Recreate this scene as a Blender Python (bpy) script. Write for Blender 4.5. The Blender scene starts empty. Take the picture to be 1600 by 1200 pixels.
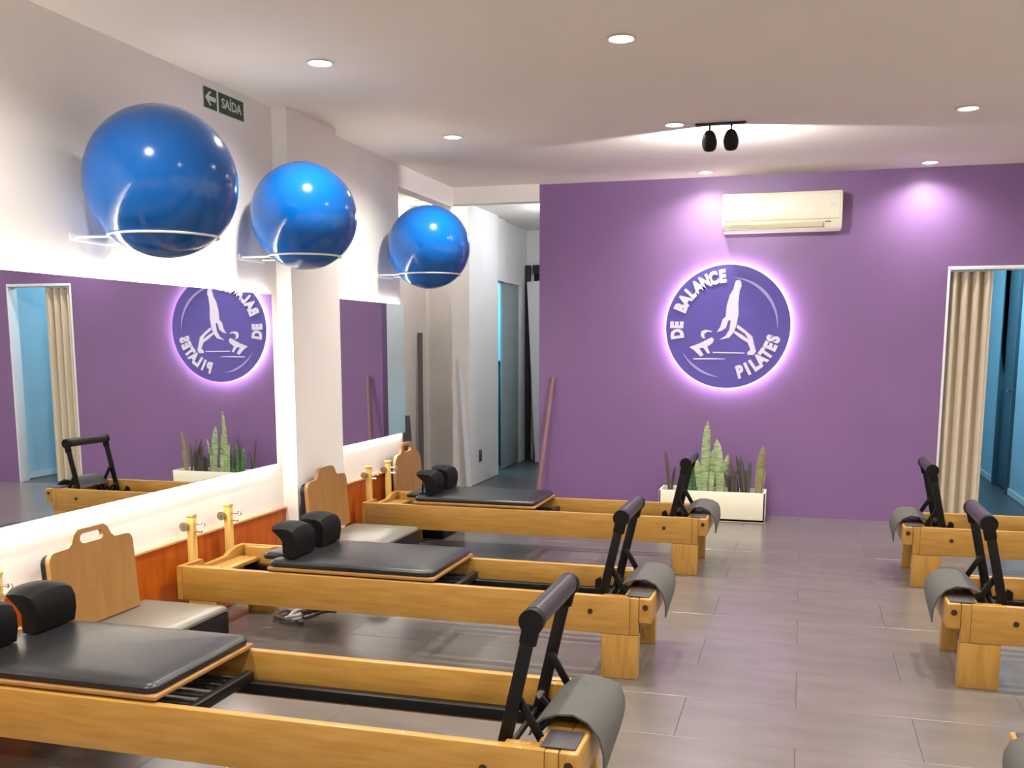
import bpy, bmesh, math, random
from mathutils import Vector, Matrix, Euler
random.seed(7)
D = bpy.data; S = bpy.context.scene; C = S.collection
PI = math.pi
# ------------------------------------------------------------------ camera
cd = D.cameras.new('camera'); cam = D.objects.new('camera', cd); C.objects.link(cam)
cam.location = (0, 0, 1.5)
cam.rotation_euler = (math.radians(90 - 8.317), 0, math.radians(16.106))
cd.sensor_width = 36; cd.lens = 1560.7 * 36 / 1600; cd.shift_y = (763.4 - 600) / 1600
cd.clip_start = 0.05; cd.clip_end = 100
S.camera = cam
# ------------------------------------------------------------------ world, exposure
w = D.worlds.new('world'); S.world = w; w.use_nodes = True
w.node_tree.nodes['Background'].inputs[0].default_value = (0.5, 0.55, 0.7, 1)
w.node_tree.nodes['Background'].inputs[1].default_value = 0.02
S.view_settings.view_transform = 'Standard'; S.view_settings.look = 'None'
S.view_settings.gamma = 1; S.view_settings.exposure = 0.46
S.view_settings.use_curve_mapping = False
# light settings used by the lamp builders below
DOWN_W = 30.0          # watts of each ceiling downlight
LED_E = 36.0           # emission of the LED strips behind the mirrors
HALO_E = 85.0          # emission of the LED ring behind the sign
SPOT_W = 10.0          # twin black spotlights
WARM = (1.0, 0.95, 0.84)
# ------------------------------------------------------------------ geometry constants
YW = 8.908; ZC = 2.893; XL = -3.12; XR = 3.15; XP = -2.314; YB = -2.6
XPIL = -3.02; XIN = -3.95

# ------------------------------------------------------------------ materials
def lin(c):
    return tuple(((v / 255) / 12.92 if v / 255 <= 0.04045 else (((v / 255) + 0.055) / 1.055) ** 2.4) for v in c) + (1,)

def mat(name, rgb, rough=0.5, metal=0.0, spec=0.5, coat=0.0, var=0.0, scale=6.0, bump=0.0, bscale=80.0, stretch=(1, 1, 1), rgb2=None, objvar=0.0, emit=None, estr=0):
    m = D.materials.new(name); m.use_nodes = True
    nt = m.node_tree; N = nt.nodes; L = nt.links; b = N['Principled BSDF']
    b.inputs['Base Color'].default_value = lin(rgb)
    b.inputs['Roughness'].default_value = rough; b.inputs['Metallic'].default_value = metal
    b.inputs['Specular IOR Level'].default_value = spec; b.inputs['Coat Weight'].default_value = coat
    b.inputs['Coat Roughness'].default_value = 0.08
    tc = N.new('ShaderNodeTexCoord'); mp = N.new('ShaderNodeMapping'); mp.inputs['Scale'].default_value = stretch
    L.new(tc.outputs['Object'], mp.inputs['Vector'])
    if var or rgb2:
        nz = N.new('ShaderNodeTexNoise'); nz.inputs['Scale'].default_value = scale; nz.inputs['Detail'].default_value = 4
        L.new(mp.outputs[0], nz.inputs['Vector'])
        mx = N.new('ShaderNodeMix'); mx.data_type = 'RGBA'
        a = lin(rgb); c2 = lin(rgb2) if rgb2 else tuple(x * (1 - var) for x in a[:3]) + (1,)
        mx.inputs['A'].default_value = a; mx.inputs['B'].default_value = c2
        cr = N.new('ShaderNodeMapRange'); cr.inputs['From Min'].default_value = 0.35; cr.inputs['From Max'].default_value = 0.68
        L.new(nz.outputs['Fac'], cr.inputs['Value']); L.new(cr.outputs[0], mx.inputs['Factor'])
        out = mx.outputs['Result']
        if objvar:
            oi = N.new('ShaderNodeObjectInfo'); hs = N.new('ShaderNodeHueSaturation')
            mr = N.new('ShaderNodeMapRange'); mr.inputs['To Min'].default_value = 1 - objvar; mr.inputs['To Max'].default_value = 1 + objvar
            L.new(oi.outputs['Random'], mr.inputs['Value']); L.new(mr.outputs[0], hs.inputs['Value'])
            L.new(out, hs.inputs['Color']); out = hs.outputs[0]
        L.new(out, b.inputs['Base Color'])
    if bump:
        n2 = N.new('ShaderNodeTexNoise'); n2.inputs['Scale'].default_value = bscale; n2.inputs['Detail'].default_value = 3
        L.new(mp.outputs[0], n2.inputs['Vector'])
        bp = N.new('ShaderNodeBump'); bp.inputs['Strength'].default_value = bump; bp.inputs['Distance'].default_value = 0.01
        L.new(n2.outputs['Fac'], bp.inputs['Height']); L.new(bp.outputs[0], b.inputs['Normal'])
    if emit:
        b.inputs['Emission Color'].default_value = lin(emit) if max(emit) > 1 else tuple(emit) + (1,)
        b.inputs['Emission Strength'].default_value = estr
    return m

M = {}
M['white'] = mat('white_paint', (236, 231, 226), 0.6, var=0.03, scale=3, bump=0.05, bscale=60)
M['ceil'] = mat('ceiling_paint', (238, 230, 220), 0.75, var=0.03, scale=2)
M['purple'] = mat('purple_paint', (126, 94, 141), 0.42, var=0.05, scale=2, bump=0.04, bscale=60)
M['bluewall'] = mat('pale_blue_paint', (178, 208, 220), 0.55, var=0.03)
M['greydoor'] = mat('grey_door_paint', (150, 158, 160), 0.5, var=0.05)
M['darkframe'] = mat('dark_frame', (38, 36, 40), 0.5, var=0.2)
M['bluegrey'] = mat('blue_grey_door', (70, 100, 112), 0.5, var=0.08)
M['floor'] = mat('grey_vinyl', (108, 101, 98), 0.24, spec=0.6, rgb2=(101, 94, 91), scale=3.0, stretch=(1, 3, 1), bump=0.03, bscale=25, objvar=0.04)
M['grout'] = mat('floor_base', (110, 100, 98), 0.5)
M['farfloor'] = mat('dark_grey_floor', (88, 88, 92), 0.35, var=0.1)
M['wood'] = mat('honey_wood', (176, 133, 64), 0.38, rgb2=(160, 116, 48), scale=5, stretch=(1, 9, 9), bump=0.02, bscale=40, coat=0.15)
M['woody'] = mat('honey_wood_cross', (176, 133, 64), 0.38, rgb2=(160, 116, 48), scale=5, stretch=(9, 1, 9), coat=0.15)
M['woodz'] = mat('honey_wood_upright', (176, 133, 64), 0.38, rgb2=(160, 116, 48), scale=5, stretch=(9, 9, 1), coat=0.15)
M['pale'] = mat('pale_yellow_wood', (226, 190, 112), 0.4, rgb2=(212, 172, 92), scale=5, stretch=(9, 9, 1))
M['board'] = mat('tan_plywood', (160, 118, 68), 0.45, rgb2=(148, 106, 58), scale=4, stretch=(4, 4, 1))
M['orange'] = mat('orange_cherry_panel', (188, 92, 16), 0.4, rgb2=(164, 70, 8), scale=4, stretch=(5, 5, 1), objvar=0.08)
M['ocap'] = mat('pale_panel_trim', (224, 150, 104), 0.45, var=0.05)
M['black'] = mat('black_powder_coat', (10, 9, 10), 0.4, spec=0.3, var=0.1)
M['leather'] = mat('black_vinyl_upholstery', (30, 30, 32), 0.33, var=0.15, scale=8, bump=0.12, bscale=14, spec=0.55)
M['rest'] = mat('black_cloth_pad', (7, 7, 8), 0.6, spec=0.22, var=0.2, bump=0.1, bscale=30)
M['cushion'] = mat('box_vinyl_top_lit', (112, 108, 100), 0.3, var=0.1, bump=0.15, bscale=9)  # grey lightened to carry the LED light reflected in the top
M['boxside'] = mat('box_side_vinyl', (14, 13, 15), 0.5, spec=0.3, var=0.1)
M['mat'] = mat('grey_foam', (78, 76, 74), 0.8, var=0.08, bump=0.05, bscale=60)
M['grip'] = mat('dark_grip_pad', (58, 54, 60), 0.6, var=0.1)
M['bargrey'] = mat('bar_foam_grey', (46, 42, 46), 0.32, var=0.1)
M['chrome'] = mat('chrome', (200, 198, 192), 0.2, metal=1.0)
M['brass'] = mat('dull_metal', (140, 134, 110), 0.35, metal=0.8)
M['dark'] = mat('dark_hole', (48, 22, 8), 0.6)
M['mirror'] = mat('mirror_glass', (236, 240, 240), 0.0, metal=1.0)
M['edge'] = mat('mirror_backing', (120, 116, 112), 0.5)
M['ball'] = mat('blue_rubber', (0, 88, 172), 0.15, spec=0.5, coat=0.15, var=0.05)
M['wire'] = mat('white_enamel_wire', (238, 236, 232), 0.35)
M['acw'] = mat('cream_plastic', (240, 236, 214), 0.3, spec=0.5)
M['acl'] = mat('cream_louver', (226, 218, 180), 0.35)
M['disc'] = mat('violet_acrylic', (94, 84, 166), 0.22, var=0.04)
M['letter'] = mat('silver_lilac_letters', (222, 214, 236), 0.35)
M['arc'] = mat('lilac_line', (170, 156, 214), 0.3)
M['curtain'] = mat('cream_pleated_vinyl', (204, 190, 168), 0.6, var=0.05, stretch=(8, 8, 1))
M['planter'] = mat('cream_planter', (232, 226, 206), 0.5, var=0.04)
M['soil'] = mat('soil', (60, 46, 36), 0.9, var=0.4, bump=0.4, bscale=60)
M['leafA'] = mat('pale_banded_leaf', (176, 190, 140), 0.45, rgb2=(104, 134, 92), scale=9, stretch=(1, 1, 5))
M['leafB'] = mat('mid_green_leaf', (96, 132, 86), 0.45, rgb2=(60, 92, 60), scale=9, stretch=(1, 1, 4))
M['leafC'] = mat('dark_leaf', (70, 76, 62), 0.5, rgb2=(86, 66, 66), scale=9, stretch=(1, 1, 3))
M['leafD'] = mat('olive_leaf', (150, 142, 100), 0.5, rgb2=(112, 112, 76), scale=9, stretch=(1, 1, 4))
M['pole'] = mat('pinkish_wooden_pole', (136, 98, 100), 0.5, var=0.1, stretch=(8, 8, 1))
M['lath'] = mat('white_painted_lath', (222, 222, 224), 0.5, var=0.03)
M['greylath'] = mat('grey_brown_pole', (96, 88, 88), 0.5, var=0.1, stretch=(8, 8, 1))
M['green'] = mat('dark_green_sign', (34, 62, 44), 0.45)
M['signwhite'] = mat('pale_green_white', (206, 222, 204), 0.5)
M['plate'] = mat('grey_wall_plate', (92, 92, 98), 0.45)
M['rope'] = mat('black_cord', (26, 24, 26), 0.7)
M['led'] = mat('led_strip', (255, 255, 255), 0.5, emit=(1.0, 0.93, 0.84), estr=LED_E)
M['halo'] = mat('sign_led_ring', (255, 255, 255), 0.5, emit=(1.0, 0.86, 0.97), estr=HALO_E)
M['lamp'] = mat('downlight_diffuser', (255, 255, 255), 0.5, emit=(1.0, 0.96, 0.92), estr=14)
M['trimw'] = mat('white_lamp_ring', (240, 238, 234), 0.4)

# ------------------------------------------------------------------ mesh helpers
class B:
    """collects shapes into one bmesh"""
    def __init__(s): s.bm = bmesh.new()
    def box(s, x0, x1, y0, y1, z0, z1, bev=0.0, seg=2, m=None):
        t = bmesh.new(); r = bmesh.ops.create_cube(t, size=1)
        for v in t.verts:
            v.co = Vector(((x0 + x1) / 2 + v.co.x * (x1 - x0), (y0 + y1) / 2 + v.co.y * (y1 - y0), (z0 + z1) / 2 + v.co.z * (z1 - z0)))
        if bev: bmesh.ops.bevel(t, geom=t.edges[:], offset=bev, segments=seg, affect='EDGES', profile=0.5)
        return s._add(t, m)
    def _add(s, t, m=None):
        if m is not None: t.transform(m)
        me = D.meshes.new('tmp'); t.to_mesh(me); t.free(); s.bm.from_mesh(me); D.meshes.remove(me); return s
    def cyl(s, a, b, r, r2=None, n=16):
        a, b = Vector(a), Vector(b); d = b - a; t = bmesh.new()
        bmesh.ops.create_cone(t, cap_ends=True, segments=n, radius1=r, radius2=r if r2 is None else r2, depth=d.length)
        return s._add(t, Matrix.Translation((a + b) / 2) @ d.to_track_quat('Z', 'Y').to_matrix().to_4x4())
    def sphere(s, c, r, sc=(1, 1, 1), u=24, v=14):
        t = bmesh.new(); bmesh.ops.create_uvsphere(t, u_segments=u, v_segments=v, radius=r)
        return s._add(t, Matrix.Translation(c) @ Matrix.Diagonal((*sc, 1)))
    def tube(s, pts, r, n=8, closed=False):
        pts = [Vector(p) for p in pts]; k = len(pts); rings = []; up = Vector((0, 0, 1))
        for i, p in enumerate(pts):
            a = pts[(i - 1) % k] if (closed or i > 0) else p
            c = pts[(i + 1) % k] if (closed or i < k - 1) else p
            t = (c - a).normalized()
            u = t.cross(up) if abs(t.z) < 0.95 else t.cross(Vector((0, 1, 0)))
            u.normalize(); v = t.cross(u)
            rr = r[i] if isinstance(r, (list, tuple)) else r
            rings.append([s.bm.verts.new(p + (u * math.cos(2 * PI * j / n) + v * math.sin(2 * PI * j / n)) * rr) for j in range(n)])
        for i in range(k if closed else k - 1):
            A, Bq = rings[i], rings[(i + 1) % k]
            for j in range(n): s.bm.faces.new((A[j], A[(j + 1) % n], Bq[(j + 1) % n], Bq[j]))
        if not closed: s.bm.faces.new(rings[0][::-1]); s.bm.faces.new(rings[-1])
        return s
    def prism(s, poly, f0, f1, holes=()):
        """poly: 2D points; f0, f1 map a 2D point to the 3D front and back"""
        t = bmesh.new(); loops = []
        for pl in (poly, *holes):
            vs = [t.verts.new(f0(p)) for p in pl]; es = [t.edges.new((vs[i], vs[(i + 1) % len(vs)])) for i in range(len(vs))]
            loops.append((pl, vs, es))
        if holes: bmesh.ops.triangle_fill(t, edges=[e for l in loops for e in l[2]], use_beauty=True)
        else: t.faces.new(loops[0][1])
        front = t.faces[:]; mp = {}
        for pl, vs, es in loops:
            for p, v in zip(pl, vs): mp[v] = t.verts.new(f1(p))
        for f in front: t.faces.new([mp[v] for v in f.verts][::-1])
        for pl, vs, es in loops:
            for i in range(len(vs)):
                a, b = vs[i], vs[(i + 1) % len(vs)]; t.faces.new((a, mp[a], mp[b], b))
        bmesh.ops.recalc_face_normals(t, faces=t.faces[:])
        return s._add(t)
    def sheet(s, rows, th=0.0):
        """rows of 3D points as a surface; th thickens it"""
        t = bmesh.new(); g = [[t.verts.new(p) for p in r] for r in rows]
        for i in range(len(g) - 1):
            for j in range(len(g[0]) - 1): t.faces.new((g[i][j], g[i][j + 1], g[i + 1][j + 1], g[i + 1][j]))
        bmesh.ops.recalc_face_normals(t, faces=t.faces[:])
        if th: bmesh.ops.solidify(t, geom=t.faces[:], thickness=th)
        return s._add(t)
    def mesh(s, name, smooth=35):
        me = D.meshes.new(name); bmesh.ops.remove_doubles(s.bm, verts=s.bm.verts[:], dist=1e-6)
        s.bm.to_mesh(me); s.bm.free()
        if smooth:
            for p in me.polygons: p.use_smooth = True
            me.set_sharp_from_angle(angle=math.radians(smooth))
        return me

def obj(name, b, m, parent=None, loc=None, smooth=35):
    me = b.mesh(name, smooth) if isinstance(b, B) else b
    if m and not me.materials: me.materials.append(m)
    o = D.objects.new(name, me); C.objects.link(o)
    if parent: o.parent = parent
    if loc: o.location = loc
    return o
def tag(o, label, cat, group=None, kind=None):
    o['label'] = label; o['category'] = cat
    if group: o['group'] = group
    if kind: o['kind'] = kind
    return o
def thing(name, label, cat, loc=(0, 0, 0), rotz=0, group=None):
    o = D.objects.new(name, None); C.objects.link(o); o.location = loc; o.rotation_euler = (0, 0, rotz)
    o.empty_display_size = 0.1
    return tag(o, label, cat, group)
def struct(name, b, m, parent=None):
    o = obj(name, b, m, parent)
    if not parent: o['kind'] = 'structure'
    return o
def copy_tree(o, parent=None):
    c = o.copy(); C.objects.link(c); c.parent = parent
    for ch in list(o.children): copy_tree(ch, c)
    return c
def bx(*a, **k): return B().box(*a, **k)

# ------------------------------------------------------------------ structure
# floor: a base slab and separate vinyl planks laid along x
fl = struct('floor', bx(XIN - 0.1, XR + 0.1, YB - 0.1, 13.2, -0.12, -0.006), M['farfloor'])
pw, pl_ = 0.45, 0.9
base_plank = None
ys = -2.6; row = 0
y = ys
count = 0
cache = {}
def plank_mesh(wx, wy):
    key = (round(wx, 3), round(wy, 3))
    if key not in cache:
        me = bx(-wx / 2, wx / 2, -wy / 2, wy / 2, -0.006, 0.0, bev=0.0012, seg=1).mesh('plank'); me.materials.append(M['floor']); cache[key] = me
    return cache[key]
while y < YW - 0.02:
    wy = min(pw, YW - y)
    x = XL - (0.45 if row % 2 else 0.0)
    while x < XR:
        x0, x1 = max(x, XL), min(x + pl_, XR)
        if x1 - x0 > 0.05:
            o = obj('plank', plank_mesh(x1 - x0 - 0.001, wy - 0.001), None, fl, ((x0 + x1) / 2, y + wy / 2, 0)); count += 1
        x += pl_
    y += pw; row += 1

ce = struct('ceiling', bx(XIN - 0.1, XR + 0.1, YB - 0.1, 13.2, ZC, ZC + 0.1), M['ceil'])
# left wall: first bay, pilaster, second bay, header over side opening
wl = B().box(XL - 0.12, XL, YB, 5.60, 0, ZC)
wl.box(XL - 0.12, XPIL, 5.60, 6.262, 0, ZC)
wl.box(XL - 0.12, XL, 6.262, 7.57, 0, ZC)
wl.box(XL - 0.12, XL, 7.57, 8.87, 2.72, ZC)
struct('wall_left', wl, M['white'])
struct('trim_1', bx(XL - 0.1, XP - 0.002, 8.87, 8.99, 2.745, ZC), M['white'])
# alcove and corridor beyond
struct('wall_alcove', bx(XIN - 0.1, XIN, 7.45, 10.42, 0, ZC), M['white'])
struct('wall_alcove_near', bx(XIN, XL - 0.12, 7.45, 7.57, 0, ZC), M['white'])
struct('wall_alcove_far', bx(XIN, -3.5, 10.32, 10.42, 0, ZC), M['white'])
co = B().box(-3.5, -3.31, 9.88, 10.90, 0, ZC)                       # column and corridor side wall
co.box(-3.5, -3.36, 10.90, 11.36, 2.2, ZC)
co.box(-3.5, -3.40, 11.36, 12.08, 2.2, ZC)
co.box(-3.5, -3.40, 12.08, 12.45, 0, ZC)
struct('wall_corridor', co, M['white'])
struct('wall_corridor_end', bx(-3.6, -1.7, 12.45, 12.55, 0, ZC), M['white'])
struct('wall_corridor_right', bx(-1.8, -1.7, YW + 0.12, 12.45, 0, ZC), M['white'])
struct('wall_washroom', B().box(-5.0, -4.9, 10.5, 12.6, 0, ZC).box(-4.9, -3.6, 12.55, 12.65, 0, ZC).box(-4.9, -3.95, 10.42, 10.52, 0, ZC), M['bluewall'])
struct('floor_washroom', bx(-5.0, XIN - 0.1, 10.4, 12.6, -0.12, -0.006), M['farfloor'])
struct('ceiling_washroom', bx(-5.0, XIN - 0.1, 10.4, 12.6, ZC, ZC + 0.1), M['ceil'])
# purple back wall with the doorway on the right
DX0, DX1, DZ = 1.10, 1.905, 2.11
wb = B().box(XP, DX0, YW, YW + 0.12, 0, ZC).box(DX0, DX1, YW, YW + 0.12, DZ, ZC).box(DX1, XR, YW, YW + 0.12, 0, ZC)
struct('wall_back', wb, M['purple'])
struct('trim_2', B().box(DX0 + 0.001, DX1 - 0.001, YW - 0.006, YW + 0.126, DZ - 0.03, DZ - 0.001, bev=0.003).box(DX0 + 0.001, DX0 + 0.02, YW - 0.006, YW + 0.126, 0, DZ - 0.031, bev=0.003).box(DX1 - 0.02, DX1 - 0.001, YW - 0.006, YW + 0.126, 0, DZ - 0.031, bev=0.003), M['lath'])
struct('wall_right', bx(XR, XR + 0.12, YB, YW + 0.12, 0, ZC), M['white'])
struct('wall_front', bx(XL - 0.12, XR + 0.12, YB - 0.12, YB, 0, ZC), M['white'])
# blue room behind the doorway
struct('wall_blue_room', B().box(2.03, 2.13, YW + 0.12, 10.86, 0, ZC).box(2.03, 2.13, 10.86, 11.68, 2.32, ZC).box(2.03, 2.13, 11.68, 13.0, 0, ZC).box(0.2, 2.03, 13.0, 13.1, 0, ZC).box(0.2, 0.3, YW + 0.12, 13.0, 0, ZC), M['bluewall'])
struct('baseboard_blue_room', B().box(2.016, 2.03, YW + 0.13, 10.86, 0, 0.06).box(2.016, 2.03, 11.68, 12.99, 0, 0.06), M['lath'])
d1 = obj('door_1', bx(2.045, 2.085, 10.92, 11.62, 0.01, 2.26, bev=0.004), M['bluegrey']); d1['kind'] = 'structure'
obj('door_frame', B().box(2.0, 2.1, 10.862, 10.918, 0, 2.318, bev=0.004).box(2.0, 2.1, 11.622, 11.678, 0, 2.318, bev=0.004).box(2.0, 2.1, 10.918, 11.622, 2.262, 2.318, bev=0.004), M['bluegrey'], d1)
obj('handle', B().cyl((2.045, 11.0, 1.02), (1.99, 11.0, 1.02), 0.01).cyl((1.99, 10.99, 1.02), (1.99, 11.12, 1.02), 0.009), M['chrome'], d1)
# grey door in the corridor side wall, standing just ajar, and dark frame in the end wall
d2 = obj('door_2', bx(-3.43, -3.402, 11.38, 12.075, 0.01, 2.19, bev=0.004), M['greydoor']); d2['kind'] = 'structure'
obj('door_frame', B().box(-3.50, -3.39, 11.36, 12.08, 2.192, 2.199), M['greydoor'], d2)
d3 = obj('opening_shade', bx(-3.30, -2.45, 12.435, 12.449, 0.01, 2.36), M['black']); d3['kind'] = 'structure'  # flat black sheet stands in for the shade of the opening
obj('door_frame', B().box(-3.398, -3.34, 12.36, 12.449, 0, 2.46, bev=0.004).box(-2.45, -2.35, 12.36, 12.449, 0, 2.46, bev=0.004).box(-3.30, -2.45, 12.36, 12.449, 2.36, 2.46, bev=0.004), M['darkframe'], d3)

# wainscot in orange boards
def wainscot(y0, y1, n, z, label):
    t = thing('wainscot', label, 'wall panel', (XL, y0, 0))
    st = (y1 - y0) / n
    for i in range(n):
        obj('panel', bx(0.001, 0.014, i * st + 0.001, (i + 1) * st - 0.001, 0.005, z, bev=0.0015, seg=1), M['orange'], t)
    obj('top_trim', bx(0.001, 0.024, 0, y1 - y0, z + 0.0005, z + 0.014, bev=0.002), M['ocap'], t)
wainscot(0.2, 5.598, 6, 0.462, 'long orange wooden wall panelling below the large mirror')
wainscot(6.264, 7.568, 2, 0.49, 'short orange wooden wall panelling below the narrow far mirror')

# ------------------------------------------------------------------ mirrors with LED strips
def wall_mirror(y0, y1, z0, z1, xg, tilt, label):
    t = thing('wall_mirror', label, 'mirror', (xg, (y0 + y1) / 2, 0), tilt)
    h = (y1 - y0) / 2
    obj('glass', bx(-0.004, 0.0, -h, h, z0, z1), M['mirror'], t, smooth=0)
    obj('backing', bx(-0.016, -0.0045, -h + 0.03, h - 0.03, z0 + 0.03, z1 - 0.03), M['edge'], t)
    d = 0.026
    for a in ((-h + d, h - d, z1 - d, z1 - d + 0.012), (-h + d, h - d, z0 + d - 0.012, z0 + d),
              (h - d - 0.012 + 0.012, h - d + 0.012, z0 + d, z1 - d), (-h + d - 0.012, -h + d, z0 + d, z1 - d)):
        obj('led_strip', bx(-0.030, -0.018, *a), M['led'], t)
    return t
wall_mirror(1.3, 5.47, 0.762, 1.787, -3.072, 0.0062, 'large wall mirror with glowing white edge light')
wall_mirror(6.275, 7.56, 0.776, 1.80, -3.088, 0.0, 'narrow wall mirror glowing at top and bottom beyond the pilaster')

# ------------------------------------------------------------------ ceiling lamps
def downlight_parts(t):
    ring = B(); n = 28
    prof = [(0.054, 0.0), (0.066, -0.003), (0.068, -0.007), (0.060, -0.008), (0.054, -0.004)]
    pts = [[(r * math.cos(2 * PI * i / n), r * math.sin(2 * PI * i / n), z) for i in range(n + 1)] for r, z in prof]
    ring.sheet(pts + [pts[0]])
    obj('ring', ring, M['trimw'], t)
    obj('diffuser', B().cyl((0, 0, -0.0035), (0, 0, -0.0005), 0.0538, n=28), M['lamp'], t)
spots = [(-2.39, 4.80, 'recessed ceiling light nearest the green exit sign'), (-0.865, 4.815, 'largest recessed ceiling light, top centre of the photo'),
         (-2.36, 6.71, 'recessed ceiling light above and between the two farther blue balls'), (-0.855, 6.74, 'recessed ceiling light just left of the black twin spotlights'),
         (0.893, 6.77, 'recessed ceiling light nearest the right edge, farther from the purple wall'), (-0.83, 8.64, 'small ceiling light washing the purple wall left of the air conditioner'),
         (0.893, 8.66, 'small ceiling light washing the purple wall right of the air conditioner')]
lampd = D.lights.new('downlight_beam', 'SPOT'); lampd.energy = DOWN_W * 4; lampd.color = WARM; lampd.spot_size = math.radians(150); lampd.spot_blend = 0.9; lampd.shadow_soft_size = 0.045
dl0 = None
grid = [(x, y, l) for x, y, l in spots]
for y in (6.74, 4.81): grid.append((2.45, y, None))
for y in (8.65,): grid.append((2.45, y, None))
grid.append((0.893, 4.81, None))
for y in (2.88, 0.95, -0.98):
    for x in (-2.37, -0.86, 0.893, 2.45): grid.append((x, y, None))
for x, y, l in grid:
    lab = l or 'recessed round white ceiling light outside the photographed part of the ceiling'
    if dl0 is None:
        t = dl0 = thing('ceiling_light', lab, 'ceiling light', (x, y, ZC), 0, 'recessed ceiling lights'); downlight_parts(t)
    else:
        t = copy_tree(dl0); t.location = (x, y, ZC); t['label'] = lab
    ld_ = lampd
    if y > 8:
        ld_ = lampd.copy(); ld_.energy = lampd.energy * 0.5; ld_.color = (1, 0.95, 0.92)
    lo = D.objects.new('downlight_beam', ld_); C.objects.link(lo); lo.location = (x, y, ZC - 0.012)

# twin black spotlights on a bar
t = thing('twin_spotlight', 'twin black spotlights hanging from the ceiling before the purple wall', 'spotlight', (-0.566, 6.78, ZC))
obj('mounting_bar', bx(-0.16, 0.16, -0.025, 0.025, -0.012, 0, bev=0.003), M['darkframe'], t)
for sx in (-0.068, 0.068):
    hd = B().cyl((sx, 0, -0.012), (sx, 0, -0.05), 0.008)
    obj('stem', hd, M['black'], t)
    h = B(); R = Matrix.Translation((sx, 0.0, -0.115)) @ Matrix.Rotation(math.radians(28), 4, 'X')
    tb = bmesh.new(); bmesh.ops.create_uvsphere(tb, u_segments=20, v_segments=14, radius=0.05)
    for v in tb.verts: v.co.z = max(-0.055, min(0.075, v.co.z * 1.55)); v.co.x *= 0.98; v.co.y *= 0.85
    h._add(tb, R)
    obj('lamp_head', h, M['black'], t)
    sd = D.lights.new('spot_beam', 'SPOT'); sd.energy = SPOT_W * 4; sd.color = (1, 0.97, 0.95); sd.spot_size = math.radians(150); sd.spot_blend = 0.12; sd.shadow_soft_size = 0.015
    so = D.objects.new('spot_beam', sd); C.objects.link(so); so.location = (-0.566 + sx, 6.78 + 0.062, ZC - 0.10)
    so.rotation_euler = (math.radians(90), 0, 0)

# lamps of the blue room and washroom; unseen fill lamps added for corridor and alcove
def room_lamp(x, y, col, wt, label):
    t = thing('ceiling_lamp', label, 'ceiling light', (x, y, ZC))
    obj('base', B().cyl((0, 0, -0.02), (0, 0, 0), 0.11, n=28), M['trimw'], t)
    m = D.materials.get('glow_%s' % (str(col)))
    m = m or mat('glow_%s' % (str(col)), (255, 255, 255), 0.5, emit=col, estr=6)
    obj('diffuser', B().sphere((0, 0, -0.02), 0.095, (1, 1, 0.45)), m, t)
    ld = D.lights.new('room_lamp', 'POINT'); ld.energy = wt; ld.color = col; ld.shadow_soft_size = 0.08
    lo = D.objects.new('room_lamp', ld); C.objects.link(lo); lo.location = (x, y, ZC - 0.14)
room_lamp(1.1, 10.6, (0.46, 0.80, 1.0), 55, 'round bluish ceiling lamp of the blue room behind the doorway')
room_lamp(-2.4, 10.4, (0.78, 0.87, 1.0), 20, 'unseen cool fill lamp added in the corridor left of the purple wall')  # unseen, put in for the cool light of the corridor
room_lamp(-3.66, 9.6, (1.0, 0.95, 0.9), 4.5, 'unseen white fill lamp added in the alcove left of the corridor')  # no known lamp here, added to brighten the alcove wall
room_lamp(-4.3, 11.5, (0.25, 0.80, 1.0), 60, 'round cyan ceiling lamp in the small room off the corridor')

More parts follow.
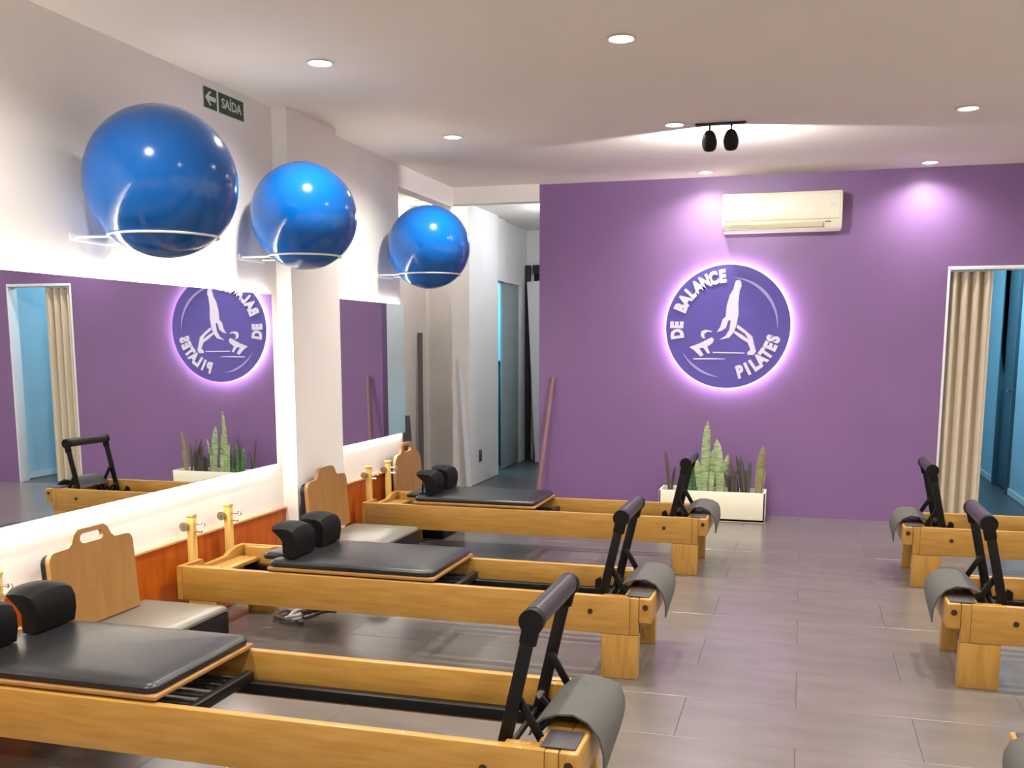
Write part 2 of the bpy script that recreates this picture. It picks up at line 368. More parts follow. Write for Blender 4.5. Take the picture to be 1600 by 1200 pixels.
# ------------------------------------------------------------------ reformers
L_, W_, H_ = 2.385, 0.62, 0.377
def rotbox(b, c, sx, sy, sz, ry, bev=0.004):
    t = bmesh.new(); bmesh.ops.create_cube(t, size=1)
    for v in t.verts: v.co = Vector((v.co.x * sx, v.co.y * sy, v.co.z * sz))
    if bev: bmesh.ops.bevel(t, geom=t.edges[:], offset=bev, segments=2, affect='EDGES', profile=0.5)
    return b._add(t, Matrix.Translation(c) @ Matrix.Rotation(ry, 4, 'Y'))
def bar2(b, p, q, wx, wy, y):
    """flat bar in the xz plane from p to q"""
    dx, dz = q[0] - p[0], q[1] - p[1]; ln = math.hypot(dx, dz)
    return rotbox(b, ((p[0] + q[0]) / 2, y, (p[1] + q[1]) / 2), wx, wy, ln, math.atan2(dx, dz))
def cushion(b, x0, x1, y0, y1, z0, z1, r, crown=0.006):
    """soft upholstered slab with rounded corners in plan and a crowned top"""
    def ring(z, ins):
        pts = []; rr = max(r - ins, 0.004)
        for cx, cy, a0 in ((x1 - r, y1 - r, 0), (x0 + r, y1 - r, 90), (x0 + r, y0 + r, 180), (x1 - r, y0 + r, 270)):
            for k in range(6):
                a = math.radians(a0 + k * 18); pts.append((cx + rr * math.cos(a), cy + rr * math.sin(a), z))
        return pts
    h = z1 - z0; t = bmesh.new(); rings = []
    for z, ins in ((z0, 0.006), (z0 + h * 0.2, 0.0), (z0 + h * 0.6, 0.0), (z0 + h * 0.85, 0.006), (z1, 0.018)):
        rings.append([t.verts.new(p) for p in ring(z, ins)])
    for A, Bq in zip(rings, rings[1:]):
        for j in range(len(A)): t.faces.new((A[j], A[(j + 1) % len(A)], Bq[(j + 1) % len(A)], Bq[j]))
    t.faces.new(rings[0][::-1])
    c = t.verts.new(((x0 + x1) / 2, (y0 + y1) / 2, z1 + crown))
    inner = [t.verts.new(((v.co.x * 0.8 + c.co.x * 0.2), (v.co.y * 0.8 + c.co.y * 0.2), z1 + crown * 0.7)) for v in rings[-1]]
    A = rings[-1]
    for j in range(len(A)):
        t.faces.new((A[j], A[(j + 1) % len(A)], inner[(j + 1) % len(A)], inner[j])); t.faces.new((inner[j], inner[(j + 1) % len(A)], c))
    return b._add(t)

def make_reformer(loc, rotz, label, xc):
    """foot end at x=0, body runs to -x; y is centred; xc is the front edge of the carriage"""
    t = thing('reformer', label, 'reformer', loc, rotz, 'wooden reformer machines')
    h2 = W_ / 2
    for s in (-1, 1):
        ya, yb = sorted((s * h2, s * (h2 - 0.034)))
        obj('side_rail', bx(-L_, -0.098, ya, yb, 0.205, H_, bev=0.004), M['wood'], t)
        yc, yd = sorted((s * (h2 - 0.002), s * (h2 - 0.06)))
        for x0, x1 in ((-0.225, -0.058), (-L_ + 0.03, -L_ + 0.19)):
            # the leg stands inboard of the rail where they overlap
            ye, yf = sorted((s * (h2 - 0.0345), s * (h2 - 0.068)))
            lg = B().box(x0, x1, ye, yf, 0.2045, H_ - 0.004, bev=0.003)
            lg.box(x0, x1, yc, yd, 0.0, 0.2045, bev=0.005)
            if x1 > -0.1: lg.box(-0.0975, x1, yc, yd, 0.206, H_ - 0.002, bev=0.003)
            obj('leg', lg, M['woodz'], t)
        ta, tb = sorted((s * (h2 - 0.069), s * (h2 - 0.115)))
        obj('track', bx(-L_ + 0.05, -0.062, ta, tb, 0.243, 0.283, bev=0.003), M['black'], t)
        obj('bolt', B().cyl((-0.276, s * (h2 - 0.001), 0.304), (-0.276, s * (h2 + 0.004), 0.304), 0.012, n=12), M['dark'], t)
        obj('bolt', B().cyl((-0.028, s * (h2 - 0.001), 0.338), (-0.028, s * (h2 + 0.005), 0.338), 0.013, n=12), M['dark'], t)
        ga, gb = sorted((s * (h2 - 0.02), s * (h2 - 0.15)))
        obj('grip_pad', bx(-0.115, -0.012, ga, gb, H_ + 0.0005, H_ + 0.006, bev=0.003), M['grip'], t)
        # notched plate for the brace, black
        na, nb = sorted((s * (h2 - 0.075), s * (h2 - 0.09)))
        poly = [(-0.36, 0.285), (-0.36, 0.32), (-0.335, 0.335), (-0.32, 0.30), (-0.27, 0.295), (-0.245, 0.325), (-0.215, 0.325), (-0.205, 0.295), (-0.17, 0.305), (-0.15, 0.325), (-0.13, 0.32), (-0.135, 0.295), (-0.07, 0.30), (-0.055, 0.315), (-0.055, 0.284)]
        obj('notched_plate', B().prism(poly, lambda p, y=na: (p[0], y, p[1]), lambda p, y=nb: (p[0], y, p[1])), M['black'], t)
    # foot crossbar with a top ledge
    obj('foot_crossbar', B().box(-0.057, 0.0, -h2, h2, 0.262, H_, bev=0.008, seg=3).box(-0.13, -0.0575, -h2 + 0.07, h2 - 0.07, H_ - 0.022, H_ - 0.001, bev=0.003), M['woody'], t)
    obj('foot_rail_low', bx(-0.19, -0.13, -h2 + 0.07, h2 - 0.07, 0.215, 0.238, bev=0.003), M['woody'], t)
    # head board with the dipped edge
    hb = [(-h2, 0.205), (-h2, H_ - 0.001), (-h2 + 0.19, H_ - 0.001), (-h2 + 0.205, H_ - 0.035), (-h2 + 0.24, H_ - 0.038), (-h2 + 0.42, H_ - 0.034), (-h2 + 0.47, H_ - 0.012), (-h2 + 0.53, H_ - 0.001), (h2, H_ - 0.001), (h2, 0.205)]
    obj('head_board', B().prism(hb, lambda p: (-L_ - 0.03, p[0], p[1]), lambda p: (-L_ - 0.0005, p[0], p[1])), M['woody'], t)
    # curved inner head piece and wood bits at the head
    obj('head_shelf', B().box(-L_ + 0.001, -L_ + 0.12, -h2 + 0.07, h2 - 0.07, 0.30, 0.322, bev=0.003), M['woody'], t)
    # riser posts with pulleys
    for y in (-0.135, 0.215):
        p = obj('riser_post', B().box(-L_ - 0.068, -L_ - 0.031, y - 0.019, y + 0.019, 0.21, 0.60, bev=0.004).box(-L_ - 0.071, -L_ - 0.028, y - 0.022, y + 0.022, 0.6, 0.618, bev=0.005), M['pale'], t)
        obj('pulley', B().cyl((-L_ - 0.072, y - 0.026, 0.552), (-L_ - 0.072, y - 0.042, 0.552), 0.024, n=18).cyl((-L_ - 0.072, y - 0.022, 0.552), (-L_ - 0.072, y - 0.05, 0.552), 0.006), M['brass'], p)
        obj('eye_bolt', B().cyl((-L_ - 0.03, y, 0.565), (-L_ + 0.012, y, 0.565), 0.005, n=8).tube([(-L_ + 0.018 + 0.012 * math.cos(a * PI / 6), y, 0.565 + 0.012 * math.sin(a * PI / 6)) for a in range(12)], 0.003, 6, True).cyl((-L_ - 0.03, y, 0.525), (-L_ + 0.01, y, 0.525), 0.007, n=8), M['chrome'], p)
    # carriage
    cl = 0.88
    c = obj('carriage', bx(xc - cl, xc, -0.296, 0.296, H_ + 0.006, H_ + 0.024, bev=0.006, seg=3), M['board'], t)
    cp = B(); cushion(cp, xc - cl + 0.002, xc - 0.008, -0.291, 0.291, H_ + 0.0245, H_ + 0.058, 0.038)
    obj('pad', cp, M['leather'], c)
    for s in (-1, 1):                                        # shoulder rests: curved upholstered blocks
        prof = [(0.0, 0.0), (0.012, 0.06), (0.010, 0.115), (-0.008, 0.148), (-0.045, 0.162), (-0.10, 0.163), (-0.135, 0.156), (-0.12, 0.142), (-0.085, 0.112), (-0.062, 0.08), (-0.06, 0.04), (-0.06, 0.0)]
        y0, y1 = sorted((s * 0.045, s * 0.255))
        X0 = xc - cl + 0.13; Z0 = H_ + 0.066
        rows = []
        for k in range(7):
            f = k / 6; yy = y0 + (y1 - y0) * f; sc = 1 - 0.10 * abs(2 * f - 1) ** 3; zz = 1 - 0.12 * abs(2 * f - 1) ** 3
            rows.append([(X0 + px * sc, yy, Z0 + pz * zz) for px, pz in prof] + [(X0 + prof[0][0] * sc, yy, Z0)])
        sr = B(); sr.sheet(rows)
        for r in (rows[0], rows[-1]):
            vs = [sr.bm.verts.new(p) for p in r[:-1]]; sr.bm.faces.new(vs)
        obj('shoulder_rest', sr, M['rest'], c)
        obj('rest_bracket', B().box(X0 - 0.13, X0 - 0.01, (y0 + y1) / 2 - 0.03, (y0 + y1) / 2 + 0.03, H_ + 0.059, H_ + 0.066, bev=0.002).cyl((X0 - 0.115, (y0 + y1) / 2, H_ + 0.06), (X0 - 0.115, (y0 + y1) / 2, H_ + 0.13), 0.006), M['black'], c)
    hp = B(); cushion(hp, xc - cl - 0.13, xc - cl - 0.002, -0.12, 0.12, H_ + 0.02, H_ + 0.052, 0.03)
    obj('headrest', hp, M['leather'], c)
    for k in range(4):                                        # springs under the carriage front
        y = -0.12 + 0.08 * k; pts = []
        for i in range(176):
            a = i * PI / 3.0; pts.append((xc - 0.175 + i * 0.00115, y + 0.011 * math.cos(a), 0.318 + 0.011 * math.sin(a)))
        obj('spring', B().tube(pts, 0.0026, 4), M['black'], t)
    obj('spring_bar', B().box(xc + 0.03, xc + 0.062, -h2 + 0.12, h2 - 0.12, 0.296, 0.334, bev=0.004), M['black'], t)
    # footbar
    top = (-0.155, 0.725); bot = (-0.255, 0.27)
    fb = B()
    for s in (-1, 1):
        y = s * 0.226
        bar2(fb, bot, (top[0] - 0.004, top[1] - 0.02), 0.040, 0.016, y)
        fb.cyl((top[0], y - 0.014, top[1] - 0.004), (top[0], y + 0.014, top[1] - 0.004), 0.037, n=20)
        rotbox(fb, (top[0] - 0.006, y, top[1] - 0.04), 0.052, 0.020, 0.07, math.atan2(top[0] - bot[0], top[1] - bot[1]), 0.006)
    fb.cyl((bot[0], -0.226, bot[1] + 0.02), (bot[0], 0.226, bot[1] + 0.02), 0.010, n=12)
    fo = obj('footbar', fb, M['black'], t)
    obj('bar_padding', B().cyl((top[0], -0.211, top[1]), (top[0], 0.211, top[1]), 0.034, n=24), M['bargrey'], fo)
    for s in (-1, 1):
        f = 0.16
        bxp, bzp = bot[0] + (top[0] - bot[0]) * f, bot[1] + (top[1] - bot[1]) * f
        obj('bolt', B().cyl((bxp, s * 0.226 - 0.016, bzp), (bxp, s * 0.226 + 0.016, bzp), 0.017, n=16), M['chrome'], fo)
        b2 = B(); bar2(b2, (-0.205, 0.49), (-0.125, 0.352), 0.026, 0.012, s * 0.205)
        bar2(b2, (-0.132, 0.35), (-0.075, 0.372), 0.026, 0.012, s * 0.205)
        obj('brace', b2, M['black'], t)
        b3 = B(); bar2(b3, (-0.235, 0.345), (-0.14, 0.235), 0.018, 0.012, s * 0.19)
        bar2(b3, (-0.14, 0.345), (-0.235, 0.235), 0.018, 0.012, s * 0.177)
        obj('cross_brace', b3, M['black'], t)
    return t
def make_mat(loc, rotz, label, side):
    """grey foam sheet bent over the foot end; side=-1 droops at -y"""
    t = B(); rows = []; prof = [(-0.185, -0.012), (-0.172, 0.016), (-0.142, 0.040), (-0.10, 0.054), (-0.05, 0.056), (-0.005, 0.046), (0.03, 0.022), (0.044, -0.012), (0.046, -0.05)]
    for k in range(11):
        f = k / 10; y = -0.155 + 0.35 * f; g = f if side < 0 else 1 - f
        r = []
        for i, (px, pz) in enumerate(prof):
            u = i / (len(prof) - 1)
            drop = max(0, u - 0.55) * (1 - g) ** 3 * 0.17
            lift = -0.018 * (1 - g) ** 2 * (1 - u) - max(0, 0.35 - u) * 0.05 * g
            r.append((px * (1 - 0.06 * g) + 0.012 * math.sin(3 * f) * u, y * (1 if side < 0 else 1), H_ + (pz + lift - drop) * (1.0 - 0.10 * g) + 0.006))
        rows.append(r)
    t.sheet(rows, 0.006)
    if side > 0:
        for v in t.bm.verts: v.co.y = v.co.y
    o = obj('foam_mat', t, M['mat'], None, loc); o.rotation_euler = (0, 0, rotz)
    return tag(o, label, 'mat', 'grey foam mats over the reformer ends')
RF = [((-0.550, 2.873, 0), 0, 'nearest wooden reformer on the left, cropped by the bottom edge of the photo', -1.36),
      ((-0.598, 4.605, 0), 0, 'middle wooden reformer of the three along the mirror wall', -1.03),
      ((-0.549, 6.735, 0), 0, 'farthest wooden reformer on the left, in front of the white planter', -1.15),
      ((0.623, 2.770, 0), PI, 'wooden reformer at the bottom right corner of which only the grey-matted end shows', -1.30),
      ((0.649, 4.900, 0), PI, 'middle wooden reformer at the right edge of the aisle', -1.30),
      ((0.639, 6.800, 0), PI, 'farthest wooden reformer on the right, in front of the cream curtain', -1.30)]
ML = ['large grey foam mat bent over the foot end of the nearest left reformer', 'grey foam mat bent over the foot end of the middle left reformer', 'grey foam mat bent over the foot end of the farthest left reformer, before the planter',
      'dark grey foam mat at the bottom right corner on the nearest right reformer', 'grey foam mat bent over the foot end of the middle right reformer', 'grey foam mat bent over the foot end of the farthest right reformer']
for (loc, rz, lab, xc), ml in zip(RF, ML):
    make_reformer(loc, rz, lab, xc); make_mat(loc, rz, ml, -1 if rz == 0 else 1)

# ------------------------------------------------------------------ boxes and boards by the wall
def sitting_box(x0, x1, y0, y1, h, label, crown):
    t = thing('padded_box', label, 'box', ((x0 + x1) / 2, (y0 + y1) / 2, 0), 0, 'padded boxes between the reformers')
    a, b = (x1 - x0) / 2, (y1 - y0) / 2
    obj('body', bx(-a, a, -b, b, 0, h - 0.03, bev=0.006), M['boxside'], t)
    cp = B(); cushion(cp, -a, a, -b, b, h - 0.0295, h, 0.02, crown)
    obj('cushion', cp, M['cushion'], t)
sitting_box(-3.04, -2.575, 3.36, 4.06, 0.265, 'black box with creased vinyl top coloured lit grey by the nearest plywood board', 0.004)
sitting_box(-2.94, -2.45, 5.53, 6.22, 0.268, 'black box with domed shiny top between middle and far left reformers', 0.02)
sitting_box(-3.0, -2.6, 7.10, 7.62, 0.262, 'black padded box hidden behind the farthest left reformer', 0.004)

def arcpts(cx, cy, r, a0, a1, n=6):
    return [(cx + r * math.cos(math.radians(a0 + (a1 - a0) * i / n)), cy + r * math.sin(math.radians(a0 + (a1 - a0) * i / n))) for i in range(n + 1)]
def jump_board(x, y, z0, w, h, hh, slot, lean, label, round_=0.04):
    """upright plywood board; y,z plane; handle hump hh above the shoulders"""
    t = thing('padded_board', label, 'board', (x, y, z0), 0, 'plywood boards leaning on the left wall')
    t.rotation_euler = (0, -lean, 0)
    a = w / 2; r = round_
    right = [(a, 0.0)] + arcpts(a - r, h - r, r, 0, 90) + [(a * 0.55, h + 0.002), (a * 0.47, h + hh * 0.25), (a * 0.40, h + hh * 0.75), (a * 0.30, h + hh)]
    poly = right + [(-p[0], p[1]) for p in right[::-1]]
    holes = []
    if slot:
        sl = arcpts(a * 0.20, h + hh * 0.40, hh * 0.30, 90, -90, 5) + arcpts(-a * 0.20, h + hh * 0.40, hh * 0.30, 270, 90, 5)
        holes = [sl]
    obj('plywood_panel', B().prism(poly, lambda p: (0.022, p[0], p[1]), lambda p: (0, p[0], p[1]), holes), M['board'], t, smooth=25)
    pr = [(a - 0.01, 0.0)] + arcpts(a - r - 0.01, h - r - 0.012, r, 0, 90)
    poly2 = pr + [(-p[0], p[1]) for p in pr[::-1]]
    obj('back_padding', B().prism(poly2, lambda p: (-0.0005, p[0], p[1]), lambda p: (-0.035, p[0], p[1])), M['boxside'], t, smooth=25)
    return t
jump_board(-2.985, 3.655, 0.272, 0.545, 0.352, 0.072, True, 0.07, 'nearest plywood board with a handle slot, leaning on the wall')
jump_board(-2.93, 5.83, 0.29, 0.56, 0.345, 0.07, False, 0.06, 'plywood board with humped top leaning on the grey pilaster', 0.05)
jump_board(-2.985, 7.345, 0.268, 0.54, 0.37, 0.08, True, 0.05, 'farthest plywood board with a handle slot, behind the riser posts', 0.10)

# loose straps under the middle reformer
t = thing('strap_bundle', 'bundle of grey straps lying under the middle left reformer', 'strap', (-2.62, 4.72, 0))
for k in range(3):
    pts = []
    for i in range(30):
        a = i * 0.42 + k * 2; pts.append((0.10 * math.cos(a) * (1 - 0.2 * k) + 0.09 * k, 0.08 * math.sin(a * 0.9 + k), 0.012 + 0.014 * (1 + math.sin(a * 1.7)) + 0.02 * k))
    obj('strap', B().tube(pts, 0.009, 6), M['greylath'] if k != 1 else M['lath'], t)

# ------------------------------------------------------------------ exercise balls on wire rings
def ball(x, y, z, r, dz, label, rl):
    b = obj('exercise_ball', B().sphere((0, 0, 0), r, u=64, v=40), M['ball'], None, (x, y, z), smooth=180)
    tag(b, label, 'ball', 'blue exercise balls on the left wall')
    rr = math.sqrt(r * r - dz * dz) + 0.006
    t = thing('ball_holder', rl, 'holder', (x, y, z - dz), 0, 'white wire ball holders')
    obj('ring', B().tube([(rr * math.cos(i * PI / 24), rr * math.sin(i * PI / 24), 0) for i in range(48)], 0.0055, 8, True), M['wire'], t)
    ar = B()
    wallx = (XL if not 5.6 < y < 6.26 else XPIL) - x
    for s in (-1, 1):
        q = 0.55; yy = s * rr * q; xx = -rr * math.sqrt(1 - q * q)
        ar.tube([(xx, yy, -0.004), (wallx + 0.004, yy, -0.004)], 0.0055, 8)
    ar.box(wallx + 0.0005, wallx + 0.006, -rr * 0.7, rr * 0.7, -0.02, 0.012, bev=0.002)
    obj('wall_arm', ar, M['wire'], t)
ball(-2.752, 3.953, 2.20, 0.328, 0.235, 'largest blue exercise ball, nearest on the left wall', 'white wire ring holding the nearest blue ball')
ball(-2.772, 5.315, 2.214, 0.30, 0.225, 'middle blue exercise ball, in front of the pilaster', 'white wire ring holding the middle blue ball')
ball(-2.762, 7.29, 2.217, 0.311, 0.205, 'smallest looking blue exercise ball, farthest along the left wall', 'white wire ring holding the farthest blue ball')

# ------------------------------------------------------------------ text helper
def text_mesh(s, size, ext=0.002, off=0.0):
    cu = D.curves.new('txt', 'FONT'); cu.body = s; cu.size = size; cu.extrude = ext; cu.offset = off; cu.align_x = 'CENTER'; cu.align_y = 'CENTER'
    cu.resolution_u = 3
    o = D.objects.new('txt', cu); C.objects.link(o)
    dg = bpy.context.evaluated_depsgraph_get(); me = D.meshes.new_from_object(o.evaluated_get(dg))
    D.objects.remove(o); D.curves.remove(cu); return me

# exit sign: first half arrow, second half word
t = thing('exit_sign', 'small dark green exit sign with a white arrow, high on the left wall', 'sign', (XL + 0.004, 5.08, 2.797))
obj('plate', bx(-0.003, 0.0, -0.205, 0.205, -0.058, 0.058, bev=0.001), M['signwhite'], t)
obj('arrow_field', bx(0.0005, 0.0015, -0.198, -0.075, -0.053, 0.053), M['green'], t)
obj('word_field', bx(0.0005, 0.0015, -0.055, 0.198, -0.053, 0.053), M['green'], t)
arr = [(-0.188, 0), (-0.145, 0.036), (-0.128, 0.036), (-0.152, 0.012), (-0.085, 0.012), (-0.085, -0.012), (-0.152, -0.012), (-0.128, -0.036), (-0.145, -0.036)]
obj('arrow', B().prism(arr, lambda p: (0.003, p[0], p[1]), lambda p: (0.002, p[0], p[1])), M['signwhite'], t)
me = text_mesh('SAÍDA', 0.072, 0.0006, 0.0012); me.materials.append(M['signwhite'])
o = obj('lettering', me, None, t, (0.0022, 0.072, 0.0)); o.rotation_euler = (PI / 2, 0, PI / 2)

# ------------------------------------------------------------------ round backlit sign
LX, LZ, R = -0.634, 1.634, 0.524
t = thing('round_sign', 'round violet studio sign with white letters and glowing rim', 'sign', (LX, YW - 0.05, LZ))
dsc = B().cyl((0, 0, 0), (0, 0.012, 0), R, n=96)
obj('disc', dsc, M['disc'], t)
n = 72
hr = B()
hp_ = [((R - 0.042), 0.016), ((R - 0.042), 0.03), ((R - 0.030), 0.03), ((R - 0.030), 0.016)]
pts = [[(r * math.cos(2 * PI * i / n), y, r * math.sin(2 * PI * i / n)) for i in range(n + 1)] for r, y in hp_]
hr.sheet(pts + [pts[0]])
obj('led_ring', hr, M['halo'], t)
obj('spacer', B().cyl((0.2, 0.012, 0.2), (0.2, 0.0495, 0.2), 0.01).cyl((-0.2, 0.012, 0.2), (-0.2, 0.0495, 0.2), 0.01).cyl((0.2, 0.012, -0.2), (0.2, 0.0495, -0.2), 0.01).cyl((-0.2, 0.012, -0.2), (-0.2, 0.0495, -0.2), 0.01), M['chrome'], t)
def arc_letters(txt, a0, a1, rad, outward, size):
    for i, ch in enumerate(txt):
        if ch == ' ': continue
        a = a0 + (a1 - a0) * i / (len(txt) - 1)
        me = text_mesh(ch, size, 0.004, 0.0085); me.materials.append(M['letter'])
        me.transform(Matrix.Diagonal((0.86, 1.1, 1, 1)))
        rot = a - 90 if outward else a + 90
        o = obj('letter', me, None, t, (rad * math.cos(math.radians(a)), -0.0045, rad * math.sin(math.radians(a))))
        o.rotation_euler = Euler((PI / 2, 0, 0)); o.rotation_mode = 'XYZ'
        o.matrix_local = Matrix.Translation(o.location) @ Matrix.Rotation(-math.radians(rot), 4, 'Y') @ Matrix.Rotation(PI / 2, 4, 'X')
arc_letters('DE BALANCE', 188, 97, 0.425, True, 0.128)
arc_letters('PILATES', -73, -15, 0.405, False, 0.128)
def q(p): return ((p[0] - 640) / 450 * R, -(p[1] - 600) / 437 * R)
def flat(name, poly, m, d=0.003):
    obj(name, B().prism([q(p) for p in poly], lambda p: (p[0], -d, p[1]), lambda p: (p[0], -0.0003, p[1])), m, t, smooth=0)
def band(a0, a1, r0, r1, name):
    k = 24; poly = []
    for i in range(k + 1):
        f = i / k; a = math.radians(a0 + (a1 - a0) * f); w_ = 0.5 * (r1 - r0) * math.sin(PI * f) + 0.001
        poly.append((((r0 + r1) / 2 + w_) * math.cos(a), ((r0 + r1) / 2 + w_) * math.sin(a)))
    for i in range(k, -1, -1):
        f = i / k; a = math.radians(a0 + (a1 - a0) * f); w_ = 0.5 * (r1 - r0) * math.sin(PI * f) + 0.001
        poly.append((((r0 + r1) / 2 - w_) * math.cos(a), ((r0 + r1) / 2 - w_) * math.sin(a)))
    obj(name, B().prism(poly, lambda p: (p[0], -0.003, p[1]), lambda p: (p[0], -0.0003, p[1])), M['arc'], t, smooth=0)
band(84, -2, 0.405, 0.428, 'arc_line'); band(211, 262, 0.425, 0.443, 'arc_line')
flat('figure_leg', [(684, 300), (692, 277), (712, 270), (730, 282), (734, 315), (722, 345), (714, 430), (718, 510), (706, 590), (688, 640), (655, 678), (585, 692), (630, 664), (655, 620), (664, 560), (652, 548), (640, 575), (632, 606), (600, 628), (565, 638), (590, 600), (604, 548), (626, 528), (632, 450), (650, 380), (676, 335)], M['letter'])
flat('figure_leg', [(716, 586), (770, 625), (822, 668), (836, 722), (852, 775), (835, 800), (792, 799), (790, 782), (812, 762), (790, 712), (742, 684), (690, 645), (694, 628), (745, 655), (796, 690), (770, 650), (706, 606)], M['letter'])
flat('figure_head', [(448, 660), (452, 632), (480, 620), (520, 626), (535, 640), (500, 634), (476, 648), (474, 668), (486, 684), (462, 680)], M['letter'])
flat('figure_arm', [(366, 744), (440, 718), (500, 688), (530, 674), (546, 690), (536, 716), (498, 742), (520, 786), (504, 792), (470, 750), (440, 752), (474, 800), (450, 812), (404, 768)], M['letter'])
flat('floor_line', [(540, 778), (770, 782), (770, 790), (540, 787)], M['letter'])
flat('floor_line', [(398, 824), (520, 822), (632, 826), (632, 831), (398, 833)], M['letter'])

# ------------------------------------------------------------------ air conditioner
t = thing('air_conditioner', 'cream split air conditioner on the purple wall above the round sign', 'air conditioner', (-0.215, YW - 0.001, 2.567))
prof = [(-0.001, -0.155), (-0.15, -0.155), (-0.185, -0.13), (-0.20, -0.08), (-0.205, 0.02), (-0.20, 0.12), (-0.18, 0.15), (-0.14, 0.157), (-0.001, 0.157)]
bd = B().prism(prof, lambda p: (-0.475, p[0], p[1]), lambda p: (0.475, p[0], p[1]))
ob = obj('body', bd, M['acw'], t, smooth=40)
bv = ob.modifiers.new('bevel', 'BEVEL'); bv.width = 0.012; bv.segments = 3; bv.limit_method = 'ANGLE'; bv.angle_limit = math.radians(60)
obj('front_panel', bx(-0.455, 0.455, -0.2125, -0.204, -0.072, 0.128, bev=0.004), M['acw'], t)
lv = bx(-0.42, 0.33, -0.012, 0.0, -0.02, 0.02, bev=0.004)
o = obj('louver', lv, M['acl'], t, (0, -0.198, -0.112)); o.rotation_euler = (math.radians(28), 0, 0)
obj('badge', bx(0.345, 0.39, -0.2045, -0.198, -0.098, -0.09), M['plate'], t)
obj('display', bx(0.385, 0.43, -0.2145, -0.2126, 0.03, 0.048), M['lath'], t)
obj('air_slot', bx(-0.43, 0.34, -0.192, -0.187, -0.137, -0.130), M['brass'], t)

# ------------------------------------------------------------------ pleated curtain in the doorway
pl = B(); n = 64; rows = [[], []]
for i in range(n + 1):
    f = i / n; x = DX0 + 0.024 + 0.30 * f; y = YW + 0.062 + 0.04 * math.cos(f * 2 * PI * 3.6)
    rows[0].append((x, y, 0.02)); rows[1].append((x + 0.0, y, DZ - 0.04))
pl.sheet(rows, 0.004)
t = thing('folding_curtain', 'cream pleated folding curtain pushed to the left of the doorway', 'curtain', (0, 0, 0))
obj('pleated_panel', pl, M['curtain'], t, smooth=60)
obj('edge_bar', bx(DX0 + 0.326, DX0 + 0.346, YW + 0.03, YW + 0.085, 0.02, DZ - 0.036, bev=0.004), M['curtain'], t)
obj('rail', bx(DX0 + 0.021, DX1 - 0.021, YW + 0.04, YW + 0.075, DZ - 0.0345, DZ - 0.0305), M['lath'], t)

# ------------------------------------------------------------------ planter and snake plants
t = thing('planter', 'long cream rectangular planter against the purple wall', 'planter', (-0.70, 8.66, 0))
hx, hy = 0.445, 0.145
pb = B().box(-hx, hx, -hy, -hy + 0.018, 0, 0.25, bev=0.003).box(-hx, hx, hy - 0.018, hy, 0, 0.25, bev=0.003).box(-hx, -hx + 0.018, -hy, hy, 0, 0.25, bev=0.003).box(hx - 0.018, hx, -hy, hy, 0, 0.25, bev=0.003).box(-hx, hx, -hy, hy, 0, 0.02)
obj('box', pb, M['planter'], t)
obj('soil', bx(-hx + 0.019, hx - 0.019, -hy + 0.019, hy - 0.019, 0.021, 0.215), M['soil'], t)
def leaf(b, x, y, z, h, w, lx, ly, yaw, seg=9):
    rows = []
    for i in range(seg + 1):
        f = i / seg; ww = 1.35 * w * (0.55 + 0.9 * f - 0.35 * f * f) * (1 - f ** 5) ** 0.6 * 0.8 + 0.001
        cx, cy, cz = x + lx * f ** 1.6, y + ly * f ** 1.6, z + h * f
        a = yaw + 0.5 * f; r = []
        for j in range(5):
            s = (j - 2) / 2; cup = 0.25 * w * (s * s)
            r.append((cx + s * ww * math.cos(a) - cup * math.sin(a), cy + s * ww * math.sin(a) + cup * math.cos(a), cz))
        rows.append(r)
    b.sheet(rows, 0.003)
def plant(name, label, x, y, leaves, m):
    t = thing(name, label, 'plant', (x, y, 0.2155), 0, 'snake plants in the cream planter')
    for (dx, dy, h, w_, lx, ly, yaw) in leaves:
        b = B(); leaf(b, dx, dy, 0.0, h, w_, lx, ly, yaw); obj('leaf', b, m, t, smooth=60)
plant('snake_plant', 'tallest pale banded snake plant in the middle of the planter', -0.775, 8.66, [(0, 0, 0.62, 0.036, 0.02, 0, 0.1), (0.05, 0.02, 0.38, 0.034, 0.02, 0.03, -0.3), (-0.03, -0.02, 0.30, 0.036, -0.03, -0.02, 0.4)], M['leafA'])
plant('snake_plant', 'pale olive snake plant leaning right beside the tallest one', -0.645, 8.65, [(0, 0, 0.47, 0.038, -0.03, 0, -0.2), (0.03, 0.0, 0.34, 0.032, 0.04, 0, 0.3)], M['leafA'])
plant('snake_plant', 'broad mid green snake plant on the left part of the planter', -0.885, 8.66, [(0, 0, 0.30, 0.046, 0.0, 0, 0.2), (-0.05, 0.01, 0.26, 0.04, -0.03, 0, -0.2), (0.05, -0.01, 0.24, 0.04, 0.01, 0, 0.5)], M['leafB'])
plant('snake_plant', 'low dark leafy plant filling the right half of the planter', -0.47, 8.66, [(random.uniform(-0.09, 0.09), random.uniform(-0.06, 0.06), random.uniform(0.16, 0.34), 0.018, random.uniform(-0.06, 0.06), random.uniform(-0.02, 0.02), random.uniform(-1, 1)) for _ in range(14)], M['leafC'])
plant('snake_plant', 'single olive snake plant at the right end of the planter', -0.325, 8.66, [(0, 0, 0.42, 0.034, 0.04, 0, 0.1), (0.02, 0.03, 0.22, 0.022, 0.03, 0, -0.4)], M['leafD'])
plant('snake_plant', 'thin dark reddish stem at the left end of the planter', -1.075, 8.66, [(0, 0, 0.36, 0.016, -0.04, 0, 0.1), (0.02, 0.02, 0.22, 0.014, 0.03, 0, 0.4)], M['leafC'])

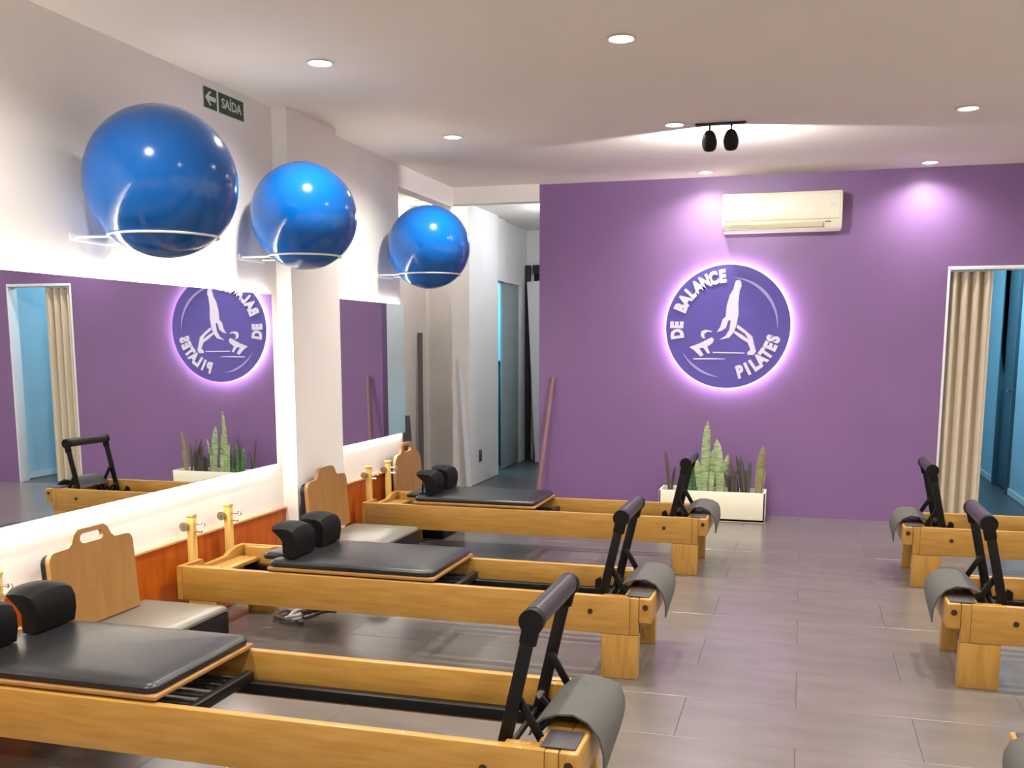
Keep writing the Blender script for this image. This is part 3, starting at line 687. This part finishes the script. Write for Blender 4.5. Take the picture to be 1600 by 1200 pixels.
# ------------------------------------------------------------------ leaning poles, laths, wall plates
def lean(name, a, b, r, m, label, cat, flat_=None):
    g = B()
    if flat_: 
        a_, b_ = Vector(a), Vector(b); d = b_ - a_; tb = bmesh.new(); bmesh.ops.create_cube(tb, size=1)
        for v in tb.verts: v.co = Vector((v.co.x * flat_[0], v.co.y * flat_[1], v.co.z * d.length))
        g._add(tb, Matrix.Translation((a_ + b_) / 2) @ d.to_track_quat('Z', 'Y').to_matrix().to_4x4())
    else: g.cyl(a, b, r, r * 0.85, n=14)
    return tag(obj(name, g, m), label, cat)
lean('wooden_pole', (-2.285, 8.70, 0.003), (-2.176, 8.872, 1.185), 0.021, M['pole'], 'pinkish wooden pole leaning on the left edge of the purple wall', 'pole')
lean('white_lath', (-3.30, 9.80, 0.003), (-3.41, 9.864, 1.34), 0.02, M['lath'], 'narrow white lath leaning on the white corridor column', 'lath', (0.06, 0.018))
lean('wooden_pole', (-3.86, 9.89, 0.003), (-3.925, 10.07, 1.60), 0.022, M['greylath'], 'tall grey brown pole leaning in the alcove behind the far mirror', 'pole', (0.05, 0.03))
lean('short_board', (-3.88, 9.63, 0.003), (-3.93, 9.63, 0.75), 0.02, M['greylath'], 'short grey board leaning in the alcove beside the far mirror', 'board', (0.03, 0.09))
t = thing('light_switch', 'grey light switch plate on the alcove wall beside the far mirror', 'switch', (XIN, 9.57, 1.32))
obj('plate', bx(0.0005, 0.008, -0.05, 0.05, -0.07, 0.07, bev=0.002), M['plate'], t)
obj('rocker', bx(0.0085, 0.012, -0.02, 0.02, -0.03, 0.03, bev=0.001), M['edge'], t)
t = thing('wall_outlet', 'small dark grey outlet low on the corridor wall', 'outlet', (-3.31, 10.22, 0.29))
obj('plate', bx(0.0005, 0.008, -0.045, 0.045, -0.065, 0.065, bev=0.002), M['plate'], t)
obj('socket', B().cyl((0.0085, 0, 0), (0.011, 0, 0), 0.02, n=16), M['black'], t)
# leaning white board in front of the dark frame and cabinet inside the washroom
o = obj('leaning_board', bx(-0.40, 0.40, -0.012, 0.012, 0, 2.26, bev=0.004), M['white'], None, (-2.79, 12.10, 0.0335))
o.rotation_euler = (math.radians(-5), math.radians(-4.2), 0)
tag(o, 'tall white panel leaning askew in the dark frame at the corridor end', 'panel')
t = thing('cabinet', 'dark blue grey cabinet seen through the cyan door gap of the corridor', 'cabinet', (-4.0, 12.0, 0))
obj('carcass', bx(-0.45, 0.44, -0.25, 0.5, 0.0, 1.24, bev=0.005), M['bluegrey'], t)
obj('worktop', bx(-0.47, 0.46, -0.27, 0.52, 1.2405, 1.27, bev=0.004), M['darkframe'], t)
